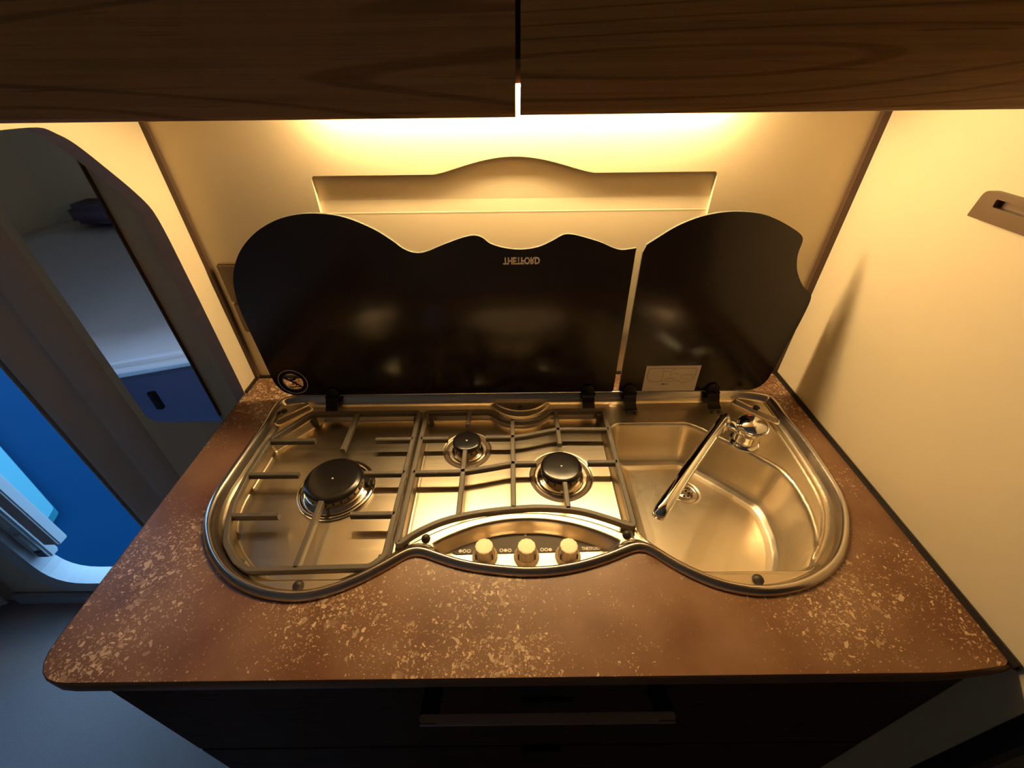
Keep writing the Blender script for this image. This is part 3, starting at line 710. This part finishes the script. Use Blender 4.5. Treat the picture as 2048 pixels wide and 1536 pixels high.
# tap
tb_ = (0.397, 0.533); zt = ZC+LED
tap = empty('tap', (tb_[0], tb_[1], zt)); tap.parent = hob; tap.matrix_parent_inverse = Matrix.Translation(-Vector(hob['_w']))
bm = bmesh.new(); lathe(bm, [(0.0250, 0.0), (0.0250, 0.002), (0.0225, 0.004), (0.0205, 0.006)], (*tb_, zt), 40); fin('tap_base', bm, 'chrome', tap, True)
bm = bmesh.new(); lathe(bm, [(0.0212, 0.004), (0.0208, 0.012), (0.0204, 0.024), (0.0206, 0.027)], (*tb_, zt), 40); fin('tap_body', bm, 'chrome', tap, True)
bm = bmesh.new(); lathe(bm, [(0.0218, 0.0262), (0.0232, 0.030), (0.0236, 0.036), (0.0222, 0.042), (0.0180, 0.0472), (0.0105, 0.0505), (0.0004, 0.0515)], (*tb_, zt), 40)
for v in bm.verts:
    q_ = v.co.x-tb_[0]-0.010
    if q_ > 0: v.co.x += q_*0.55; v.co.z -= q_*0.35
tk = fin('tap_lever', bm, 'chrome', tap, True)
for s, mm in ((-1, 'red'), (1, 'blue')):
    bm = bmesh.new(); lathe(bm, [(0.0026, 0.0), (0.0024, 0.0012), (0.0003, 0.0014)], (tb_[0]+0.001+s*0.0022, tb_[1]+0.011, zt+0.0492), 12); fin('temperature_mark', bm, mm, tk)
zs = 0.938
s0 = Vector((0.350, 0.5375, zs)); s1 = Vector(onz(*z5(405, 880), 0.948)); 
bm = bmesh.new(); tube(bm, [(tb_[0]-0.010, tb_[1]+0.001, zt+0.022), (0.376, 0.536, zt+0.030), s0+Vector((0.006, 0.002, -0.006))], [0.0085, 0.008, 0.008], 14); fin('swivel_arm', bm, 'chrome', tap, True)
bm = bmesh.new(); lathe(bm, [(0.0095, -0.020), (0.0105, -0.017), (0.0105, 0.004), (0.008, 0.007), (0.0004, 0.008)], s0+Vector((0.001, 0.000, -0.002)), 20); fin('swivel_joint', bm, 'chrome', tap, True)
bm = bmesh.new()
dirv = (s1-s0); mid = [s0-dirv.normalized()*0.010+Vector((0, 0, 0.001))]+[s0+dirv*t+Vector((0, 0, 0.006*math.sin(math.pi*t))) for t in np.linspace(0.02, 1.0, 14)]
tipd = dirv.normalized()
mid += [s1+tipd*0.005+Vector((0, 0, -0.001)), s1+tipd*0.009+Vector((0, 0, -0.004)), s1+tipd*0.0105+Vector((0, 0, -0.008))]
tube(bm, mid, [0.0065, 0.0085]+[0.0088]*10+[0.0090, 0.0092, 0.0093]+[0.0092, 0.0090, 0.0086], 20); fin('spout', bm, 'chrome', tap, True)

# ------------------------------------------------------------------ glass lids
LY, LZ, LEAN = 0.648, 0.911, math.tan(math.radians(1.0))
def onlid(u, v):
    dd = ray(u, v); k = (LY+LEAN*(CZ-LZ))/(dd[1]-LEAN*dd[2]); p = CAM+dd*k; return np.array([p[0], p[2]])
def lid3(off): return lambda p: (p[0], LY+LEAN*(p[1]-LZ)-off, p[1])
def z6(x, y): return 420+x/3.491, 400+y/3.491
def z7(x, y): return 960+x/2.926, 400+y/2.926
lidL = [z6(*p) for p in ((600, 1372), (520, 1342), (460, 1290), (420, 1220), (340, 1050), (260, 880), (200, 740), (165, 600), (165, 500), (190, 400), (240, 310), (320, 225), (420, 160), (520, 120), (640, 97), (760, 95), (880, 108), (980, 135), (1080, 175), (1180, 225), (1280, 290), (1340, 335), (1400, 362), (1460, 370), (1520, 357), (1620, 315), (1740, 270), (1815, 250), (1860, 249), (1905, 265))]
lidL += [z7(*p) for p in ((60, 255), (140, 280), (240, 290), (340, 275), (420, 240), (475, 209), (505, 200), (545, 202), (600, 215), (700, 245), (780, 280), (830, 292), (880, 287))]
lidR = [z7(*p) for p in ((976, 262), (1050, 215), (1150, 155), (1270, 105), (1400, 75), (1520, 68), (1640, 80), (1740, 115), (1830, 165), (1872, 196), (1889, 222), (1884, 255), (1860, 320), (1855, 400), (1870, 460), (1895, 510), (1925, 536), (1938, 560), (1925, 610), (1860, 740), (1790, 860), (1720, 990), (1680, 1055), (1630, 1095), (1575, 1116))]
zl0 = LZ+0.001
PL = [onlid(*p) for p in lidL]; PR = [onlid(*p) for p in lidR]
xgL, xgR = 0.1915, 0.2015
PL[0][1] = zl0; 
loopL = [tuple(p) for p in catmull(PL, 4, False)]; zR = PL[-1][1]
loopL += [(xgL+0.0005, zR+0.0015), (xgL, zR-0.003), (xgL, zl0+0.003), (xgL-0.003, zl0)]
PR[-1][1] = zl0
loopR = [tuple(p) for p in catmull(PR, 4, False)]+[(xgR+0.003, zl0), (xgR, zl0+0.003), (xgR+0.001, PR[0][1]-0.012), (xgR+0.004, PR[0][1]-0.004)]
bc = onlid(586, 764); RB = 0.0185
def lid(loop, holes=()):
    bm = bmesh.new(); prism(bm, [loop]+list(holes), lid3(0), (0, 0.005, 0)); o = fin('glass_lid', bm, ['glass_black', 'glass_edge'], hob)
    for p in o.data.polygons:
        if abs(p.normal.y) < 0.5: p.material_index = 1
    return o
lL = lid(loopL, [circ(bc, RB, 32)[::-1]]); lR = lid(loopR)
# round clear window with a pictogram, bottom left of the large lid
bm = bmesh.new(); prism(bm, [circ(bc, RB+0.0002, 32)], lid3(-0.001), (0, 0.003, 0)); wn_ = fin('clear_window', bm, 'clear', lL)
bm = bmesh.new(); ribbon(bm, circ(bc, 0.0262, 48), 0.0013, lid3(0.0004), True); fin('window_ring', bm, 'print', lL)
bm = bmesh.new()
g = lambda a, b: (bc[0]+a*RB, bc[1]+b*RB)
ribbon(bm, [g(-0.80, 0.62), g(0.02, 0.02), g(0.80, -0.62)], 0.0036, lid3(0.0006))
ribbon(bm, [g(-0.80, 0.58), g(-0.3, 0.26), g(0.1, 0.30), g(0.45, 0.50)], 0.0044, lid3(0.0006))
ribbon(bm, [g(-0.05, 0.0), g(0.0, -0.12), g(-0.05, -0.25), g(0.06, -0.35)], 0.0018, lid3(0.0006))
ribbon(bm, [g(0.25, 0.05), g(0.32, -0.12), g(0.22, -0.25), g(0.30, -0.40)], 0.0018, lid3(0.0006))
ribbon(bm, [g(-0.5, -0.50), g(-0.35, -0.64), g(0.0, -0.62), g(0.2, -0.50), g(0.45, -0.58), g(0.7, -0.52)], 0.0022, lid3(0.0006))
fin('warning_pictogram', bm, 'print_dark', lL)
# brand lettering, upside down as the lid is folded up
ta, tb2 = onlid(1006, 521), onlid(1080, 521)
text('brand_lettering', 'THETFORD', Matrix.Translation(((ta[0]+tb2[0])/2, LY+LEAN*(ta[1]-LZ)-0.0006, ta[1])) @ Matrix.Rotation(math.pi/2, 4, 'X') @ Matrix.Diagonal((1, -1, 1, 1)), 0.0150, 'print', lL, 0.0007, float(tb2[0]-ta[0]))
# paper sticker on the small lid
st = [onlid(*p) for p in ((1295.5, 731.5), (1405, 731), (1386, 781), (1281.5, 781.5))]
sx0, sx1 = (st[0][0]+st[3][0])/2, (st[1][0]+st[2][0])/2; sz1, sz0 = (st[0][1]+st[1][1])/2, (st[2][1]+st[3][1])/2
bm = bmesh.new(); prism(bm, [[(sx0, sz0), (sx1, sz0), (sx1, sz1), (sx0, sz1)]], lid3(0.0006), (0, 0.0004, 0)); sk = fin('paper_sticker', bm, 'paper', lR); sk['label'] = 'pale paper sticker with a line drawing of the hob'
def zk(x, y): return onlid(1280+x/15.75, 725+y/15.75)
bm = bmesh.new(); L3 = lid3(0.0009)
ribbon(bm, [zk(*p) for p in ((300, 190), (330, 178), (1700, 172), (1790, 185), (1795, 230), (1755, 330), (1700, 450), (1620, 540), (1500, 600), (1330, 625), (1250, 600), (1180, 560), (1090, 572), (930, 592), (800, 580), (700, 570), (650, 565), (620, 592), (520, 602), (400, 595), (300, 585), (235, 520), (222, 450), (245, 340), (285, 220))], 0.0009, L3, True)
ribbon(bm, [zk(*p) for p in ((750, 205), (745, 290), (710, 380), (690, 480), (660, 560))], 0.0008, L3)
ribbon(bm, [zk(*p) for p in ((735, 520), (850, 500), (960, 492), (1060, 500), (1130, 525))], 0.0009, L3)
ribbon(bm, [zk(*p) for p in ((1290, 390), (1420, 375), (1580, 365), (1660, 390))], 0.0009, L3)
ribbon(bm, [zk(*p) for p in ((970, 215), (1060, 228), (1130, 212))], 0.0007, L3)
ribbon(bm, [zk(*p) for p in ((1280, 400), (1300, 470), (1380, 530), (1500, 520), (1620, 450), (1660, 395))], 0.0005, L3)
ribbon(bm, [zk(*p) for p in ((770, 300), (820, 270), (930, 260), (980, 300), (960, 400))], 0.0006, L3)
ribbon(bm, [zk(*p) for p in ((1040, 340), (1140, 335), (1200, 370), (1240, 330))], 0.0008, L3)
fin('hob_drawing', bm, 'line', sk)
ta = zk(770, 672)
text('sticker_lettering', 'MAX', Matrix.Translation((ta[0], LY+LEAN*(ta[1]-LZ)-0.0009, ta[1])) @ Matrix.Rotation(math.pi/2, 4, 'X'), 0.0052, 'print_dark', sk, 0.0001, float(zk(880, 672)[0]-zk(655, 672)[0]))

# hinges
def hinge(px, screws):
    xh = float(onlid(px, 788)[0])
    bm = bmesh.new()
    bx(bm, xh-0.0135, xh+0.0135, LY-0.009, LY+0.0015, ZC+0.006, LZ+0.004, 0.002)
    bx(bm, xh-0.0075, xh+0.0075, LY-0.012, LY-0.006, ZC+0.003, ZC+0.011, 0.0015)
    # strap down the inside of the rim
    vs = []
    for yy, zz in ((LY-0.010, ZC+0.0085), (LY-0.014, ZC+0.006), (LY-0.018, ZC-0.002), (LY-0.024, ZC-0.007), (LY-0.030, ZC-0.0085)):
        vs.append([bm.verts.new((xh+s*0.011, yy, zz+e)) for s in (-1, 1) for e in (0.0, 0.003)])
    for a, b in zip(vs, vs[1:]):
        for k0, k1 in ((0, 1), (1, 3), (3, 2), (2, 0)): bm.faces.new((a[k0], a[k1], b[k1], b[k0]))
    bm.faces.new([vs[-1][k] for k in (0, 1, 3, 2)])
    h = fin('hinge', bm, 'black_plastic', hob)
    bm = bmesh.new()
    n = 20
    pr = [(0.0118, 0.0), (0.0118, 0.004), (0.0095, 0.0062), (0.0004, 0.0072)]
    rings = [[bm.verts.new((xh+r*math.cos(2*math.pi*k/n), LY-0.001-t, LZ+0.006+r*math.sin(2*math.pi*k/n))) for k in range(n)] for r, t in pr]
    for a, b in zip(rings, rings[1:]):
        for k in range(n): bm.faces.new((a[k], a[(k+1) % n], b[(k+1) % n], b[k]))
    fin('hinge_cap', bm, 'black_plastic', h, True)
    if screws:
        for s in (-1, 1):
            bm = bmesh.new(); lathe(bm, [(0.0042, -0.0015), (0.0040, 0.0012), (0.0025, 0.0022), (0.0003, 0.0024)], (xh+s*0.0072, LY-0.0375, ZC-0.0085), 14); fin('hinge_screw', bm, 'rubber', h, True)
hinge(666, False); hinge(1175, False); hinge(1257, True); hinge(1421, True)

# ------------------------------------------------------------------ pan supports
ZT, BW, BH = ZC+0.0015, 0.0078, 0.0090
g1 = empty('pan_support', (-0.29, 0.46, ZC+FLOOR)); tag(g1, 'grey iron pan support over the large burner', 'pan support', 'pan supports on the hob')
def bar(nm, pts, par, closed=False, wdt=BW, zt=ZT, r=0.0):
    P = round_poly(pts, r, 4, closed) if r else pts
    bm = bmesh.new(); sweep_bar(bm, P, wdt, zt, BH, closed); return fin(nm, bm, 'iron', par)
def foot(x, y, par): return box('foot', x-0.004, x+0.004, y-0.004, y+0.004, ZC+FLOOR-0.0005, ZT-BH+0.0005, 'iron', par, 0.001)
bar('frame', [(-0.372, 0.610), (-0.171, 0.610), (-0.171, 0.322), (-0.187, 0.307), (-0.343, 0.304), (-0.366, 0.317), (-0.392, 0.344), (-0.407, 0.378), (-0.416, 0.412), (-0.4205, 0.470), (-0.418, 0.545)], g1, True, r=0.006)
for yy in (0.540, 0.465, 0.388):
    bar('prong', [(-0.417 if yy > 0.42 else -0.407, yy), (-0.339, yy)], g1); bar('prong', [(-0.171, yy), (-0.235, yy)], g1)
bar('prong', [(-0.285, 0.610), (-0.285, 0.516)], g1); bar('prong', [(-0.283, 0.306), (-0.285, 0.411)], g1)
for p in ((-0.366, 0.604), (-0.178, 0.602), (-0.362, 0.320), (-0.178, 0.325)): foot(*p, g1)
g2 = empty('pan_support', (0.0, 0.48, ZC+FLOOR)); tag(g2, 'grey iron pan support over the two smaller burners behind the knobs', 'pan support', 'pan supports on the hob')
fr2 = [(-0.1575, 0.610), (-0.044, 0.610)]+[tuple(p) for p in catmull([(-0.036, 0.607), (-0.016, 0.590), (0.0155, 0.5825), (0.047, 0.590), (0.067, 0.607)], 4, False)]+[(0.075, 0.610), (0.168, 0.610), (0.168, 0.363)]
fr2 += [tuple(p) for p in catmull([(0.158, 0.366), (0.135, 0.3765), (0.098, 0.390), (0.059, 0.3955), (0.019, 0.3965), (-0.040, 0.3905), (-0.079, 0.3825), (-0.107, 0.373), (-0.133, 0.3585), (-0.148, 0.347)], 3, False)]+[(-0.1575, 0.338)]
bar('frame', fr2, g2, True, r=0.006)
bar('crossbar', [(0.0, 0.585), (0.0, 0.396)], g2)
bar('prong', [(-0.0795, 0.610), (-0.0795, 0.573)], g2); bar('prong', [(-0.1575, 0.540), (-0.111, 0.5405)], g2)
bar('crossbar', [(-0.046, 0.542), (0.0, 0.5415), (0.024, 0.546), (0.072, 0.5585), (0.090, 0.560), (0.168, 0.5585)], g2, r=0.01)
bar('crossbar', [(-0.1575, 0.465), (-0.085, 0.4655), (-0.039, 0.474), (-0.004, 0.482), (0.010, 0.4825), (0.038, 0.4825)], g2, r=0.01)
bar('prong', [(0.168, 0.482), (0.121, 0.4825)], g2)
bar('prong', [(-0.0795, 0.511), (-0.0790, 0.384)], g2); bar('prong', [(0.0795, 0.610), (0.0795, 0.523)], g2); bar('prong', [(0.0795, 0.441), (0.0795, 0.393)], g2)
for p in ((-0.150, 0.603), (0.160, 0.603), (-0.150, 0.350), (0.158, 0.374)): foot(*p, g2)

# ================================================================== SMALL THINGS
# sockets on the back wall, half hidden by the lid
so_ = empty('power_socket', (-0.47, YW, 1.08)); tag(so_, 'bronze double wall socket half hidden behind the large glass lid', 'socket')
pa = ony(435, 525, YW); zs1 = float(pa[2]); 
xs0 = float(pa[0])
box('socket_plate', xs0, xs0+0.068, YW-0.010, YW, zs1-0.072, zs1, 'socket', so_, 0.003)
box('switch_plate', xs0, xs0+0.068, YW-0.009, YW, zs1-0.134, zs1-0.0735, 'socket', so_, 0.003)
# flush handle on the right wall
hx = XR
P = [onx(u, v, hx) for u, v in ((1960, 421), (1986, 377), (2048, 388), (2048, 450))]
fh = empty('flush_handle', (XR, 0.46, 1.28)); tag(fh, 'dark bronze flush pull handle on the cream right-hand wall', 'handle')
y1 = float(P[0][1])+0.002; zz0, zz1 = float(P[0][2])-0.006, float(P[1][2])
y0 = y1-0.13
bm = bmesh.new()
lo = round_poly([(y0, zz0), (y1, zz0), (y1-0.004, zz1), (y0+0.004, zz1)], [0.002, 0.002, 0.008, 0.008], 4)
yh0, yh1, zh0, zh1 = y0+0.02, y1-0.022, zz0+(zz1-zz0)*0.52, zz0+(zz1-zz0)*0.80
prism(bm, [lo, round_poly([(yh0, zh0), (yh1, zh0), (yh1, zh1), (yh0, zh1)], 0.002, 3)], lambda p: (XR-0.010, p[0], p[1]), (0.010, 0, 0))
fin('handle_plate', bm, 'bronze', fh)
box('finger_slot', XR-0.002, XR-0.0002, yh0-0.004, yh1+0.004, zh0-0.004, zh1+0.004, 'bronze', fh)

for o in bpy.data.objects:
    if '_w' in o: del o['_w']
